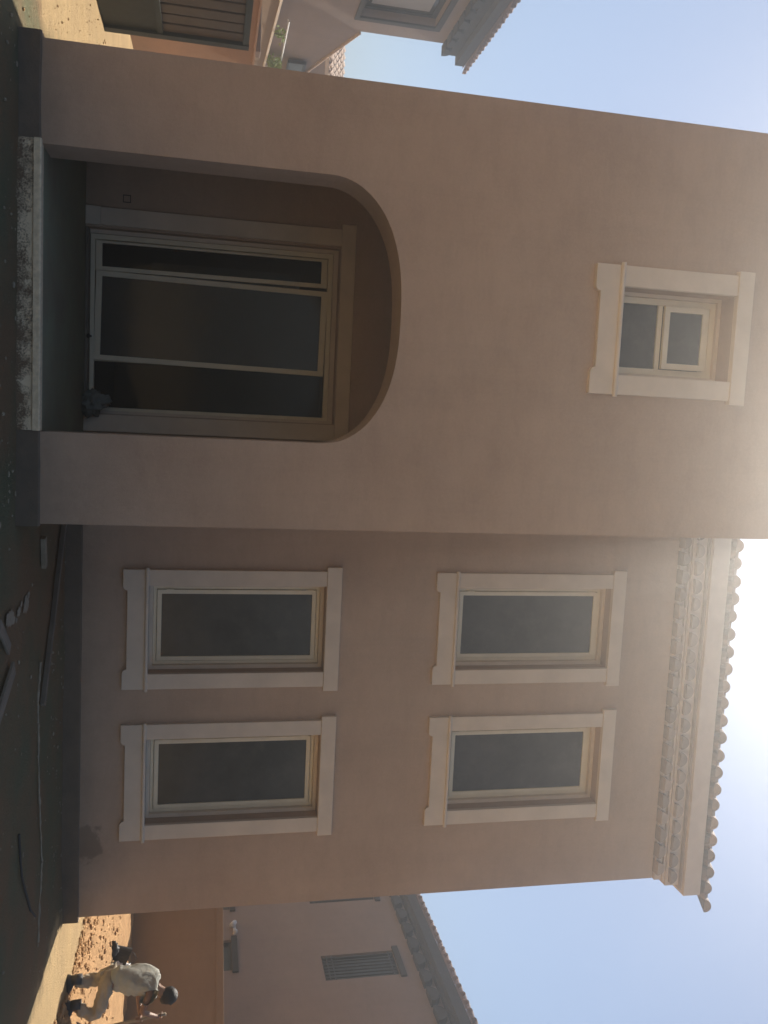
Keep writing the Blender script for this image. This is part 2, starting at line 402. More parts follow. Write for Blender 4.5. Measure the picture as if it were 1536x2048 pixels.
part('step_riser', rough_box(AX0-.028, AX1-.008, YF-.03, YF+.02, -.1, .118, .004), 'riser')
part('step_nosing', rough_box(AX0-.03, AX1-.006, YF-.045, YF+.06, .122, .18, .0015), 'nosing', bevel=.004)
# arch sill between jambs is floor level: close wall below the opening handled by the riser

# --- window surround pieces shared by all five windows
def surround(win, x0, x1, zt, zroll, ybase, jw_l, jw_r, head_h, ear, apron_h, notch, d=.05, rollr=.019):
    """x0,x1 outer jamb edges; opening between; zt top of opening; zroll centre of the roll"""
    y0, y1 = ybase-d, ybase+.012
    part('jamb', bx(x0, x0+jw_l, y0, y1, zroll+rollr*.6, zt), 'trim', win, bevel=.006)
    part('jamb', bx(x1-jw_r, x1, y0, y1, zroll+rollr*.6, zt), 'trim', win, bevel=.006)
    part('head', bx(x0-ear, x1+ear, y0-.012, y1, zt+.001, zt+head_h), 'trim', win, bevel=.006)
    bm = B(); za, zb = zroll-rollr*.6-apron_h, zroll-rollr*.6; n0, n1 = x0+notch[0], x1-notch[0]; h = notch[1]
    pts = [(x0, za)]
    pts += [(n0-h, za)] + [(n0-h+h*math.sin(R(a)), za+h-h*math.cos(R(a))) for a in (30, 60, 90)]
    pts += [(n1+h-h*math.sin(R(a)), za+h-h*math.cos(R(a))) for a in (90, 60, 30)] + [(n1+h, za)]
    pts += [(x1, za), (x1, zb), (x0, zb)]
    part('apron', prism(bm, pts, y0, y1), 'trim', win, bevel=.004)
    part('sill_roll', tube(B(), [(x0-.022, y0-.006, zroll), (x1+.022, y0-.006, zroll)], rollr*1.15, 12), 'trim', win, smooth=False, bevel=0)
    sl_ = part('sill', bx(x0+jw_l+.001, x1-jw_r-.001, ybase-.04, ybase+.3, zroll-.012, zroll+.008), 'trim', win)
    return win
def tall_window():
    win = bpy.data.objects.new('window', None); C.objects.link(win); win.parent = villa
    surround(win, 1.80, 3.235, W1[3], .912, YB, .185, .185, .183, .052, .262, (.247, .05))
    # stepped reveal, frame, sash, pane
    part('reveal', ring(B(), 1.99, 3.045, .925, 3.018, .045, YB+.14, YB+.335), 'trim', win)
    part('frame', ring(B(), 2.036, 2.999, .971, 2.972, .038, YB+.20, YB+.26), 'frame', win, bevel=.003)
    part('sash', ring(B(), 2.080, 2.955, 1.015, 2.928, .052, YB+.185, YB+.235), 'frame', win, bevel=.004)
    part('pane', bx(2.126, 2.909, YB+.205, YB+.215, 1.061, 2.882), 'glass', win)
    part('flat_panel', bx(2.0, 3.03, YB+.31, YB+.33, .93, 3.01), 'grille', win)
    for z in (1.12, 2.8): part('hinge', tube(B(), [(2.078, YB+.183, z), (2.078, YB+.183, z+.09)], .007, 8), 'frame', win)
    return win
w0 = tall_window()
for i in (0, 1):
    for j in (0, 1):
        if i or j: copy_tree(w0, villa, (i*DX, 0, j*DZ))
# --- small window in the porch block
win = bpy.data.objects.new('window', None); C.objects.link(win); win.parent = villa
surround(win, -1.598, -.395, SWIN[3], 5.326, YF, .193, .185, .168, .04, .25, (.25, .05), rollr=.02)
part('reveal', ring(B(), SWIN[0]+.004, SWIN[1]-.004, SWIN[2]+.004, SWIN[3]-.004, .035, YF+.20, YF+.39), 'trim', win)
part('frame', ring(B(), -1.364, -.621, 5.366, 6.50, .06, YF+.24, YF+.30), 'frame', win, bevel=.004)
part('transom', bx(-1.303, -.682, YF+.24, YF+.298, 5.875, 5.925), 'frame', win, bevel=.004)
part('sash', ring(B(), -1.30, -.685, 5.93, 6.40, .058, YF+.20, YF+.238), 'frame', win, bevel=.004)
part('top_rail', bx(-1.303, -.682, YF+.243, YF+.297, 6.385, 6.438), 'frame', win)
part('pane', bx(-1.303, -.682, YF+.26, YF+.268, 5.427, 5.874), 'glass', win)
part('pane', bx(-1.241, -.744, YF+.215, YF+.223, 5.989, 6.341), 'glass', win)
part('flat_panel', bx(-1.365, -.62, YF+.37, YF+.385, 5.35, 6.51), 'grille', win)

# --- patio door
door = bpy.data.objects.new('patio_door', None); C.objects.link(door); door.parent = villa
y0, y1 = YB-.04, YB+.012
part('jamb', bx(-2.245, -2.055, y0, y1, .34, 3.03), 'trim', door, bevel=.006)
part('jamb_base', bx(-2.252, -2.048, y0-.012, y1, .178, .339), 'trim', door, bevel=.006)
part('jamb', bx(.03, .222, y0, y1, .178, 3.03), 'trim', door, bevel=.006)
part('head', bx(-2.305, .275, y0-.012, y1, 3.031, 3.2), 'trim', door, bevel=.006)
part('reveal', wall(B(), -2.028, .018, .18, 3.018, YB+.10, YB+.335, [(-1.985, -.012, .2, 2.962)]), 'trim', door)
part('frame', wall(B(), -1.984, -.013, .215, 2.960, YB+.13, YB+.20, [(-1.93, -.052, .262, 2.905)]), 'frame', door, bevel=.004)
part('threshold', bx(-2.02, .015, YB-.03, YB+.15, .18, .214), 'alu', door, bevel=.005)
def leaf(x0, x1, yy, lean=0, wl=.05, wr=.05, parent=door):
    e = part('leaf', wall(B(), x0, x1, .266, 2.90, yy, yy+.036, [(x0+wl, x1-wr, .335, 2.83)]), 'frame', parent, bevel=.004)
    p_ = part('pane', bx(x0+wl-.005, x1-wr+.005, yy+.014, yy+.020, .33, 2.835), 'screenglass' if lean else 'doorglass', parent)
    if lean:
        for o in (e, p_):
            piv = Vector(((x0+x1)/2, yy, 2.9))
            o.data.transform(Matrix.Translation(piv) @ Matrix.Rotation(lean, 4, 'Y') @ Matrix.Translation(-piv))
    return e
leaf(-1.925, -1.59, YB+.172, 0, .028, .05)
leaf(-1.545, -.545, YB+.132, R(.9), .06, .06)
part('pane', bx(-.60, -.055, YB+.178, YB+.184, .27, 2.90), 'doorglass', door)
part('stile', bx(-.625, -.575, YB+.173, YB+.197, .266, 2.90), 'frame', door)
# room behind the door
room = B()
wall(room, -2.6, 1.6, .1, 3.3, 13.2, 13.4, [(-1.45, -.75, .1, 2.3)])
part('room_back', room, 'interior'); part('room_floor', bx(-2.6, 1.6, YB+.345, 13.19, .05, .18), 'floor')
part('room_ceiling', bx(-2.6, 1.6, YB+.345, 13.19, 3.22, 3.3), 'interior')
part('room_side', bx(-2.75, -2.601, YB+.345, 13.4, .1, 3.3), 'interior'); part('room_side', bx(1.601, 1.75, YB+.345, 13.4, .1, 3.3), 'interior')
part('room_panel', bx(-1.80, -1.40, YB+.62, YB+.66, .85, 2.62), 'white')
part('room_panel', bx(-.98, -.80, YB+.75, YB+.8, .3, 2.85), 'flat_panel')
part('room_column', bx(-1.0, -.86, 12.1, 12.3, .181, 3.219), 'interior')

# --- eave: two courses of half-round tiles, fascia, roof tiles
PITCH, NT = .2385, 22
def half_ring(r0, r1, y0, y1, n=9, taper=1.0):
    bm = B(); rows = []
    for (y, k) in ((y0, 1.0), (y1, taper)):
        rows.append([[bm.verts.new((r*k*math.cos(math.pi*i/n), y, r*k*math.sin(math.pi*i/n))) for i in range(n+1)] for r in (r0, r1)])
    for i in range(n):
        for q in (0, 1): bm.faces.new((rows[0][q][i], rows[0][q][i+1], rows[1][q][i+1], rows[1][q][i]))
        for s in (0, 1): bm.faces.new((rows[s][0][i], rows[s][0][i+1], rows[s][1][i+1], rows[s][1][i]))
    for i in (0, n): bm.faces.new((rows[0][0][i], rows[1][0][i], rows[1][1][i], rows[0][1][i]))
    return bm
def notched(x0, x1, z0, z1, y0, y1, centres, r, n=8):
    """plaster band with half-round hollows rising from its lower edge"""
    pts = [(x0, z0)]
    for c in centres:
        if c-r <= x0+.005 or c+r >= x1-.005: continue
        pts += [(c - r*math.cos(math.pi*i/n), z0 + r*math.sin(math.pi*i/n)) for i in range(n+1)]
    pts += [(x1, z0), (x1, z1), (x0, z1)]
    bm = B(); prism(bm, pts, y0, y1)
    bmesh.ops.triangulate(bm, faces=[f for f in bm.faces if len(f.verts) > 8])
    return bm
cA = [1.10 + PITCH*i for i in range(NT)]
cB = [c + PITCH*.47 for c in cA]
part('cornice_band', bx(XR+.002, XC+.02, YB-.018, YB+.2, 7.75, 7.852), 'marl')
part('cornice_band', bx(XR+.002, XC+.08, YB-.078, YB+.2, 7.886, 8.085), 'marl')
part('cornice_shelf', bx(XR+.002, XC+.04, YB-.055, YB+.2, 7.854, 7.884), 'marl', bevel=.006)
part('cornice_groove', bx(XR+.002, XC+.13, YB-.135, YB+.2, 8.087, 8.108), 'genoise')
part('cornice_return', bx(XC-.002, XC+.019, YB+.201, 19.4, 7.722, 7.852), 'marl')
part('cornice_return', bx(XC-.002, XC+.079, YB+.201, 19.4, 7.886, 8.083), 'marl')
part('fascia', bx(XR+.002, XC+.187, YB-.187, YB+.21, 8.11, 8.365), 'marl', bevel=.008)
part('fascia', bx(XC-.002, XC+.185, YB+.212, 19.5, 8.11, 8.363), 'marl', bevel=.008)
def plugged(r, L, n=10):
    bm = B(); prism(bm, [(r*math.cos(math.pi*i/n), r*math.sin(math.pi*i/n)*1.04) for i in range(n+1)], 0, L); return bm
t0 = part('cornice_tile', plugged(.097, .16), 'genoise', loc=(cA[0], YB-.10, 7.742))
for cs, yy, zz in ((cA[1:-1], YB-.10, 7.742), (cB[:-1], YB-.145, 7.922)):
    for c in cs:
        o = t0.copy(); C.objects.link(o); k = random.uniform(.95, 1.04); o.scale = (k, 1, random.uniform(.95, 1.04))
        o.location = (c+random.uniform(-.006, .006), yy+random.uniform(-.009, .009), zz+random.uniform(-.004, .004)); o.rotation_euler = (random.uniform(-.03, .03), random.uniform(-.03, .03), random.uniform(-.03, .03))
SL = R(22)
def tile_bm():
    bm = half_ring(.074, .09, 0, .46, 9, .86)          # cover tile, its mouth closed with mortar a little way in
    v = [bm.verts.new((.0745*math.cos(math.pi*i/9), .022, .0745*math.sin(math.pi*i/9))) for i in range(10)]; bm.faces.new(v)
    return bm
cov = part('roof_tile', tile_bm(), 'tile', loc=(0, 0, 0), smooth=False)
def put_tile(c, k, invert=False):
    o = cov.copy(); C.objects.link(o); s = .40*k + (.07 if invert else 0)
    o.location = (c+random.uniform(-.011, .011), YB-.245+s*math.cos(SL)+random.uniform(-.016, .016), 8.405+s*math.sin(SL)+(.075 if invert else 0))
    o.rotation_euler = (SL+random.uniform(-.03, .03), math.pi if invert else random.uniform(-.07, .07), random.uniform(-.045, .045))
    return o
cT = [1.115 + PITCH*i for i in range(NT+1)]
for k in range(3):
    for c in cT:
        put_tile(c, k); put_tile(c-PITCH/2, k, True) if c > 1.2 else None
cov.location = (cT[0]+PITCH*NT+.001, YB-.245+.4*3, 8.405+.4*3*math.sin(SL)); cov.rotation_euler = (SL, 0, 0)
bm = B(); prism(bm, [(YB-.18, 8.37), (15.0, 8.37+(15-YB+.18)*math.tan(SL)), (19.7, 8.37)], XR+.01, XC+.2, 'x')
part('roof', bm, 'tile')
bm = B(); prism(bm, [(YB+.35, 8.0), (15.0, 8.0+(15-YB+.18)*math.tan(SL)), (19.5, 8.0)], -2.1, XR+.005, 'x')
part('roof', bm, 'tile')

# things on the house front
s_ = tag(obj('junction_box', ring(B(), -2.405, -2.322, .567, .652, .008, YB-.008, YB+.01), 'dark_trim'), 'small square empty electrical box set in the porch wall beside the patio door', 'junction box')
obj('back_plate', bx(-2.396, -2.331, YB-.002, YB+.004, .576, .643), 'wall', s_)
bm = B(); bmesh.ops.create_uvsphere(bm, u_segments=12, v_segments=8, radius=.026, matrix=Matrix.Translation((-.834, YB-.045, .224)) @ Matrix.Diagonal((1, 1, .85, 1)))
tube(bm, [(-.834, YB-.045, .225), (-.834, YB-.02, .25)], .012, 8)
tag(obj('rubber_stopper', bm, 'black'), 'small round black rubber stopper on the patio door threshold', 'door stop')
def blob(bm, c, r, sc=(1, 1, 1), amp=.35, fr=2.2, seed=0, sub=3):
    d = bmesh.ops.create_icosphere(bm, subdivisions=sub, radius=1)
    for v in d['verts']:
        n = v.co.normalized()
        k = 1 + amp*noise.noise(n*fr+Vector((seed, seed*2.3, 1))) + amp*.55*abs(noise.noise(n*fr*2.7+Vector((seed, 5, 9)))) - amp*.2
        v.co = Vector(c) + Vector((n.x*sc[0], n.y*sc[1], n.z*sc[2]))*r*k
    return bm
bm = B(); blob(bm, (-.10, YB-.12, .30), .125, (.95, .7, 1.0), .6, 2.6, 3, 4); blob(bm, (-.13, YB-.10, .42), .075, (.8, .6, .9), .7, 3, 8, 3)
blob(bm, (-.0, YB-.14, .245), .07, (1, .8, .8), .6, 3, 5, 3)
tag(obj('plastic_bundle', bm, 'rag', smooth=True), 'crumpled grey plastic sheet bundled at the right foot of the patio door', 'plastic sheet')

# ------------------------------------------------------------------ site litter in front of the house
def plank(name, a, b, wd, th, mat, label, cat, z=.01, lift=0):
    a, b = Vector(a), Vector(b); d = b-a; L = d.length
    bm = bx(-L/2, L/2, -wd/2, wd/2, 0, th)
    o = obj(name, bm, mat, loc=((a.x+b.x)/2, (a.y+b.y)/2, z+lift/2), bevel=.004)
    o.rotation_euler = (0, -math.asin(lift/L) if lift else 0, math.atan2(d.y, d.x))
    return tag(o, label, cat)
plank('metal_strip', (.95, 10.02, 0), (2.90, 8.62, 0), .075, .045, 'alu', 'long thin dusty metal strip lying slanted on the dark ground below the lower left window', 'metal strip', .012)
plank('wood_block', (1.23, 8.60, 0), (1.53, 8.66, 0), .085, .045, 'cement', 'short pale timber offcut lying on the dark ground just right of the porch corner', 'wood offcut', .01)
plank('board', (2.42, 6.75, 0), (2.15, 7.36, 0), .13, .025, 'wood', 'weathered grey board at the bottom edge of the picture, right-hand one of two', 'board', .012)
plank('board', (1.66, 6.85, 0), (1.95, 7.20, 0), .10, .022, 'wood', 'short broken grey board at the bottom edge of the picture, left-hand one of two', 'board', .012)
bm = B(); pts = [(2.45, 8.62), (2.8, 8.49), (3.05, 8.53), (3.33, 8.55), (3.75, 8.60), (4.2, 8.68), (4.58, 8.77), (4.85, 8.70), (5.09, 8.63), (5.4, 8.60)]
path = []
for (xa, ya), (xb, yb) in zip(pts, pts[1:]):
    for k in range(6): t = k/6; path.append((xa+(xb-xa)*t+random.uniform(-.02, .02), ya+(yb-ya)*t+random.uniform(-.015, .015), .008))
tube(bm, path, [random.uniform(.006, .022) for _ in path], 6)
for v in bm.verts: v.co.z = max(.0, v.co.z*.9)
tag(obj('mortar_trail', bm, 'cement'), 'thin pale trail of spilled mortar running along the ground before the right windows', 'mortar spill')
bm = B(); tube(bm, [(3.75, 7.66, .012), (4.04, 7.72, .012), (4.2, 7.77, .013), (4.33, 7.85, .014), (4.55, 8.02, .013), (4.77, 8.18, .012), (4.98, 8.42, .012)], .011, 8)
tag(obj('cable', bm, 'black'), 'black cable lying in a curve on the ground towards the right corner', 'cable')
bm = B()
for k in range(9): blob(bm, (1.66+.15*random.random()-k*.0, 7.25+k*.1, .006), random.uniform(.02, .07), (1, 1.5, .07), .8, 3.4, k, 3)
tag(obj('mortar_splash', bm, 'cement'), 'pale splash of dried mortar on the ground right of the porch block', 'mortar spill')
bm = B()                                     # crumbs nobody would count
for _ in range(240):
    x, y = random.uniform(-3.3, 6.2), random.uniform(6.4, 9.9)
    if -3.1 < x < 1.15 and y > 7.5: y = random.uniform(6.4, 7.5)
    r = random.choice((.005, .006, .008, .01, .014, .02))
    d = bmesh.ops.create_icosphere(bm, subdivisions=1, radius=r)
    s = Vector((random.uniform(.6, 1.6), random.uniform(.6, 1.6), random.uniform(.3, .7)))
    for v in d['verts']: v.co = Vector((v.co.x*s.x+x, v.co.y*s.y+y, v.co.z*s.z+.006))
for _ in range(80):
    x, y = random.uniform(1.2, 6.0), 10.08-abs(random.gauss(0, .5)); r = random.choice((.005, .006, .008, .012, .016))
    d = bmesh.ops.create_icosphere(bm, subdivisions=1, radius=r); s = Vector((random.uniform(.6, 1.5), random.uniform(.6, 1.5), random.uniform(.4, .8)))
    for v in d['verts']: v.co = Vector((v.co.x*s.x+x, v.co.y*s.y+y, v.co.z*s.z+.008))
tag(obj('mortar_crumbs', bm, 'cement'), 'scattered crumbs of mortar on the dark ground', None, None, 'stuff')
bm = B()
for _ in range(2600):
    if random.random() < .75:
        y = random.uniform(8.4, 15); x = 7.28 - max(0, 10.6-y)*.28 + abs(random.gauss(0, .28)) + (random.random() < .35)*random.uniform(0, 2.2)
    else: x, y = random.uniform(-5.2, -3.1), random.uniform(7.2, 17)
    z = bank_h(x, y) if x > 6.3 else 0
    r = random.choice((.007, .009, .012, .015, .02, .03, .04) if random.random() < .5 else (.007, .01, .014))
    if x < 6: r *= .45
    d = bmesh.ops.create_icosphere(bm, subdivisions=1, radius=r)
    s = Vector((random.uniform(.7, 1.4), random.uniform(.7, 1.4), random.uniform(.5, .9))); q = random.random()*9
    for v in d['verts']:
        k = 1+.4*noise.noise(v.co*60+Vector((q, q, q))); v.co = Vector((v.co.x*s.x*k+x, v.co.y*s.y*k+y, v.co.z*s.z*k+z+r*.15))
tag(obj('sand_clods', bm, 'bank'), 'loose clods and stones on the sand', None, None, 'stuff')

# ------------------------------------------------------------------ right side: boundary wall, neighbour, worker
ra, rb = Vector((7.35, 26.6)), Vector((12.35, 13.1)); d = (rb-ra); L = d.length; ang = math.atan2(d.y, d.x)
bw = thing('boundary_wall', 'plain orange-brown plastered boundary wall with a thin coping, behind the crouching worker', 'wall', (ra.x, ra.y, 0))
bw.rotation_euler.z = ang
obj('wall_body', bx(0, L, 0, .2, -.2, 2.0), 'bound', bw)
obj('coping', bx(-.02, L+.02, -.03, .23, 2.002, 2.15), 'bound', bw, bevel=.006)

def side_tiles(parent, xe, y0, y1, z, sgn, step=.27, mat='tile'):
    """row of cover tile ends along an eave that runs away from the viewer; sgn -1: roof rises to +x"""
    src = None; n = int((y1-y0)/step)
    for i in range(n+1):
        if src is None:
            bm = half_ring(.075, .1, 0, .42, 8, .9); src = obj('roof_tile', bm, mat, parent)
            o = src
        else: o = src.copy(); C.objects.link(o)
        o.location = (xe+random.uniform(-.01, .01), y0+i*step, z+random.uniform(-.006, .006))
        o.rotation_euler = (R(20), 0, R(-90 if sgn < 0 else 90))
def corbels(parent, xw, y0, y1, z, p, sgn, step, r, mat):
    src = None; n = int((y1-y0)/step)
    for i in range(n+1):
        if src is None:
            bm = B(); rows = []
            prism(bm, [(r*math.cos(math.pi*k/8), r*math.sin(math.pi*k/8)) for k in range(9)], 0, p, 'x'); src = obj('eave_corbel', bm, mat, parent); o = src
        else: o = src.copy(); C.objects.link(o)
        o.location = (xw if sgn > 0 else xw-p, y0+i*step, z)
def far_window(parent, xw, ya, yb, za, zb, sgn, head=.13, bars=7, ears=.1, sill=True):
    """window of a wall that faces sgn*x; built on the wall plane xw"""
    e = bpy.data.objects.new('window', None); C.objects.link(e); e.parent = parent
    s = sgn
    def sp(a, b): return (min(xw+s*a, xw+s*b), max(xw+s*a, xw+s*b))
    obj('pane', bx(*sp(-.12, -.10), ya+.06, yb-.06, za+.06, zb-.06), 'glass', e)
    obj('frame', wall(B(), ya, yb, za, zb, *sp(-.14, -.06), [(ya+.06, yb-.06, za+.06, zb-.06)], axis='x'), 'grille', e)
    if head: obj('head', bx(*sp(-.01, .05), ya-ears, yb+ears, zb+.001, zb+head), 'dark_trim', e)
    if sill: obj('sill', bx(*sp(-.01, .06), ya-ears, yb+ears, za-.13, za-.001), 'dark_trim', e)
    for k in range(bars):
        y = ya+.1+(yb-ya-.2)*k/max(1, bars-1)
        obj('bar', bx(*sp(-.03, .0), y-.014, y+.014, za+.02, zb-.02), 'grille', e)
    if bars: 
        for z in (za+.12, za+.24, zb-.12): obj('rail', bx(*sp(-.031, -.004), ya+.02, yb-.02, z-.014, z+.014), 'grille', e)
    return e
nr = thing('neighbour_house', 'shaded pinkish house with barred windows and a tiled eave beyond the right boundary wall', 'house')
XN = 12.5
wr_ = [(17.75, 18.65, 4.48, 6.2), (20.86, 21.8, 4.48, 6.2), (18.4, 19.55, .9, 2.42), (20.85, 21.9, .9, 2.42)]
obj('wall', wall(B(), 13.6, 30, 0, 6.9, XN, XN+.3, wr_, axis='x'), 'nbwall', nr)
obj('end_wall', bx(XN+.302, 20, 13.6, 13.9, 0, 6.9), 'nbwall', nr); obj('end_wall', bx(XN+.302, 20, 29.7, 30, 0, 6.9), 'nbwall', nr)
for i, (a, b, c, d_) in enumerate(wr_): far_window(nr, XN, a, b, c, d_, -1, .14, 7 if i < 2 else 0, sill=False)
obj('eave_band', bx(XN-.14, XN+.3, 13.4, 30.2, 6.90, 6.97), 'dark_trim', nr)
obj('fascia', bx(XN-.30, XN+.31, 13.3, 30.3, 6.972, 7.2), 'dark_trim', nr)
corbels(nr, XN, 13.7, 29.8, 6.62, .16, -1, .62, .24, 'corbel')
side_tiles(nr, XN-.38, 13.4, 30.2, 7.21, -1)
bm = B(); prism(bm, [(XN-.32, 7.205), (16.4, 8.75), (20.3, 7.205)], 13.3, 30.3); obj('roof', bm, 'tile', nr)
lamp = thing('wall_lamp', 'small white wall lamp with a round sensor on the pink house right of the villa', 'lamp', (XN, 20.0, 2.5))
bm = B(); tube(bm, [(-.09, -.0, -.06), (-.09, .12, .02)], .06, 12); bmesh.ops.create_uvsphere(bm, u_segments=12, v_segments=8, radius=.06, matrix=Matrix.Translation((-.09, .12, .02)))
obj('lamp_body', bm, 'white', lamp, smooth=True)
bm = B(); bmesh.ops.create_uvsphere(bm, u_segments=12, v_segments=8, radius=.055, matrix=Matrix.Translation((-.07, -.22, .03))); obj('sensor', bm, 'white', lamp, smooth=True)
obj('bracket', bx(-.03, -.001, -.26, .16, -.02, .05), 'white', lamp)

# the worker
per = thing('person', 'worker in grey shirt and tan trousers bending over a long tool on sunlit sand', 'person', (7.25, 10.6, 0))
def skin_mesh(name, verts, edges, radii, mat, parent, root=0, sub=2, extra=None):
    me = bpy.data.meshes.new(name); me.from_pydata(verts, edges, []); me.update()
    o = bpy.data.objects.new(name, me); C.objects.link(o)
    o.modifiers.new('skin', 'SKIN').use_smooth_shade = True
    lay = me.skin_vertices[0].data
    for i, r in enumerate(radii):
        lay[i].radius = (r, r) if not isinstance(r, tuple) else r
        lay[i].use_root = bool(i == root or (extra and i in extra))
    if sub: s = o.modifiers.new('sub', 'SUBSURF'); s.levels = sub; s.render_levels = sub
    dg = bpy.context.evaluated_depsgraph_get(); dg.update()
    m2 = bpy.data.meshes.new_from_object(o.evaluated_get(dg)); o.modifiers.clear(); old = o.data; o.data = m2; bpy.data.meshes.remove(old)
    m2.materials.clear(); m2.materials.append(M[mat]); m2.polygons.foreach_set('use_smooth', [True]*len(m2.polygons))
    o.parent = parent; o.location = (0, 0, 0); return o
O = Vector((7.25, 10.6, 0))
J = {k: Vector(v)-O for k, v in dict(
    hip=(7.20, 10.62, .52), waist=(7.19, 10.60, .66), chest=(7.20, 10.57, .90), neck=(7.31, 10.54, 1.10),
    headb=(7.37, 10.53, 1.16), head=(7.425, 10.52, 1.235), headt=(7.44, 10.52, 1.29),
    shL=(7.23, 10.74, 1.045), shR=(7.27, 10.40, 1.03),
    elR=(7.46, 10.30, .93), wrR=(7.63, 10.44, 1.09), haR=(7.665, 10.47, 1.135),
    elL=(7.55, 10.74, .86), wrL=(7.71, 10.58, .90), haL=(7.725, 10.55, .885),
    hpL=(7.21, 10.71, .49), hpR=(7.22, 10.53, .48),
    knR=(7.54, 10.42, .37), anR=(7.40, 10.42, .09), knL=(7.28, 10.74, .27), anL=(7.15, 10.56, .08)).items()}
order = ['hip', 'waist', 'chest', 'neck', 'headb', 'head', 'headt', 'shL', 'elL', 'wrL', 'haL', 'shR', 'elR', 'wrR', 'haR', 'hpL', 'knL', 'anL', 'hpR', 'knR', 'anR']
rad = dict(hip=.10, waist=.09, chest=.10, neck=.052, headb=.07, head=.088, headt=.07, shL=.05, elL=.04, wrL=.028, haL=.034, shR=.05, elR=.04, wrR=.028, haR=.034, hpL=.085, knL=.058, anL=.04, hpR=.085, knR=.058, anR=.04)
E_ = [('hip', 'waist'), ('waist', 'chest'), ('chest', 'neck'), ('neck', 'headb'), ('headb', 'head'), ('head', 'headt'), ('chest', 'shL'), ('shL', 'elL'), ('elL', 'wrL'), ('wrL', 'haL'),
      ('chest', 'shR'), ('shR', 'elR'), ('elR', 'wrR'), ('wrR', 'haR'), ('hip', 'hpL'), ('hpL', 'knL'), ('knL', 'anL'), ('hip', 'hpR'), ('hpR', 'knR'), ('knR', 'anR')]
V_ = [J[k] for k in order]; ED = [(order.index(a), order.index(b)) for a, b in E_]; RD = [rad[k] for k in order]; roots = [0]
poleA, poleB = Vector((7.655, 10.50, 1.19))-O, Vector((7.80, 10.52, .30))-O; pd = (poleB-poleA).normalized()
for hand, sgn in (('haR', 1), ('haL', -1)):   # five fingers closed on the handle
    h = J[hand]; t = (h-poleA).dot(pd); pc = poleA+pd*t
    out = (pc-h); out = out.normalized() if out.length > 1e-4 else Vector((1, 0, 0)); side = pd.cross(out).normalized()
    for k in range(5):
        off = pd*(-.026+.017*k) if k < 4 else pd*-.036
        sd_ = side if k < 4 else -side
        ln = (.030, .034, .032, .026, .030)[k]
        i0 = len(V_); V_ += [h+off*.6, h+off+sd_*.030+out*.006, pc+off+sd_*.024+out*.018, pc+off+out*ln]
        ED += [(i0, i0+1), (i0+1, i0+2), (i0+2, i0+3)]; RD += [.012, .0095, .0085, .0075]; roots.append(i0)
body = skin_mesh('body', V_, ED, RD, 'skin', per, 0, 2, roots)
# face: nose, brow and ears on the head, turned to the right
bm = B(); bm.from_mesh(body.data); hc = J['head']
for (o_, r, s) in (((.088, 0, -.01), .016, (1.2, .7, 1.3)), ((.03, -.083, -.005), .02, (.7, .4, 1.3)), ((.03, .083, -.005), .02, (.7, .4, 1.3)), ((.077, .03, .012), .011, (.5, 1, .7)), ((.077, -.03, .012), .011, (.5, 1, .7)), ((.08, 0, -.045), .014, (.5, 1.5, .5))):
    bmesh.ops.create_uvsphere(bm, u_segments=10, v_segments=8, radius=r, matrix=Matrix.Translation(hc+Vector(o_)) @ Matrix.Diagonal((*s, 1)))
for f in bm.faces: f.smooth = True
bm.to_mesh(body.data); bm.free()
hb = B(); bmesh.ops.create_uvsphere(hb, u_segments=24, v_segments=16, radius=.108)
for v in hb.verts:
    n = v.co.normalized(); k = 1+.05*noise.noise(n*9)+.05*noise.noise(n*22)
    if n.x > .62 and n.z < .15: k *= .8                  # leave the face free
    v.co = hc + Vector((.0, 0, .012)) + Vector((n.x*1.0, n.y*.9, n.z*1.05))*.112*k
obj('hair', hb, 'hair', per, smooth=True)
sv = [J['hip']+Vector((-.01, 0, -.02)), J['waist'], J['chest'], J['neck']+Vector((-.03, 0, -.03)), J['shL'], J['shL'].lerp(J['elL'], .62), J['shR'], J['shR'].lerp(J['elR'], .62)]
shirt = skin_mesh('shirt', sv, [(0, 1), (1, 2), (2, 3), (2, 4), (4, 5), (2, 6), (6, 7)], [(.165, .145), (.165, .14), (.20, .175), .09, .10, .078, .10, .08], 'shirt', per, 0, 3)
pv = [J['hip']+Vector((.02, 0, .05)), J['hpL'], J['knL'], J['anL']+Vector((0, 0, .03)), J['hpR'], J['knR'], J['anR']+Vector((0, 0, .03))]
trousers = skin_mesh('trousers', pv, [(0, 1), (1, 2), (2, 3), (0, 4), (4, 5), (5, 6)], [.125, .112, .088, .072, .112, .095, .074], 'pants', per, 0, 3)
for o, fr, am in ((shirt, 9, .026), (trousers, 9, .024)):         # cloth folds
    for v in o.data.vertices:
        c = v.co; v.co = c + v.normal*am*(noise.noise(Vector((c.x*fr, c.y*fr, c.z*fr*2.2)))+.5*noise.noise(c*fr*3))
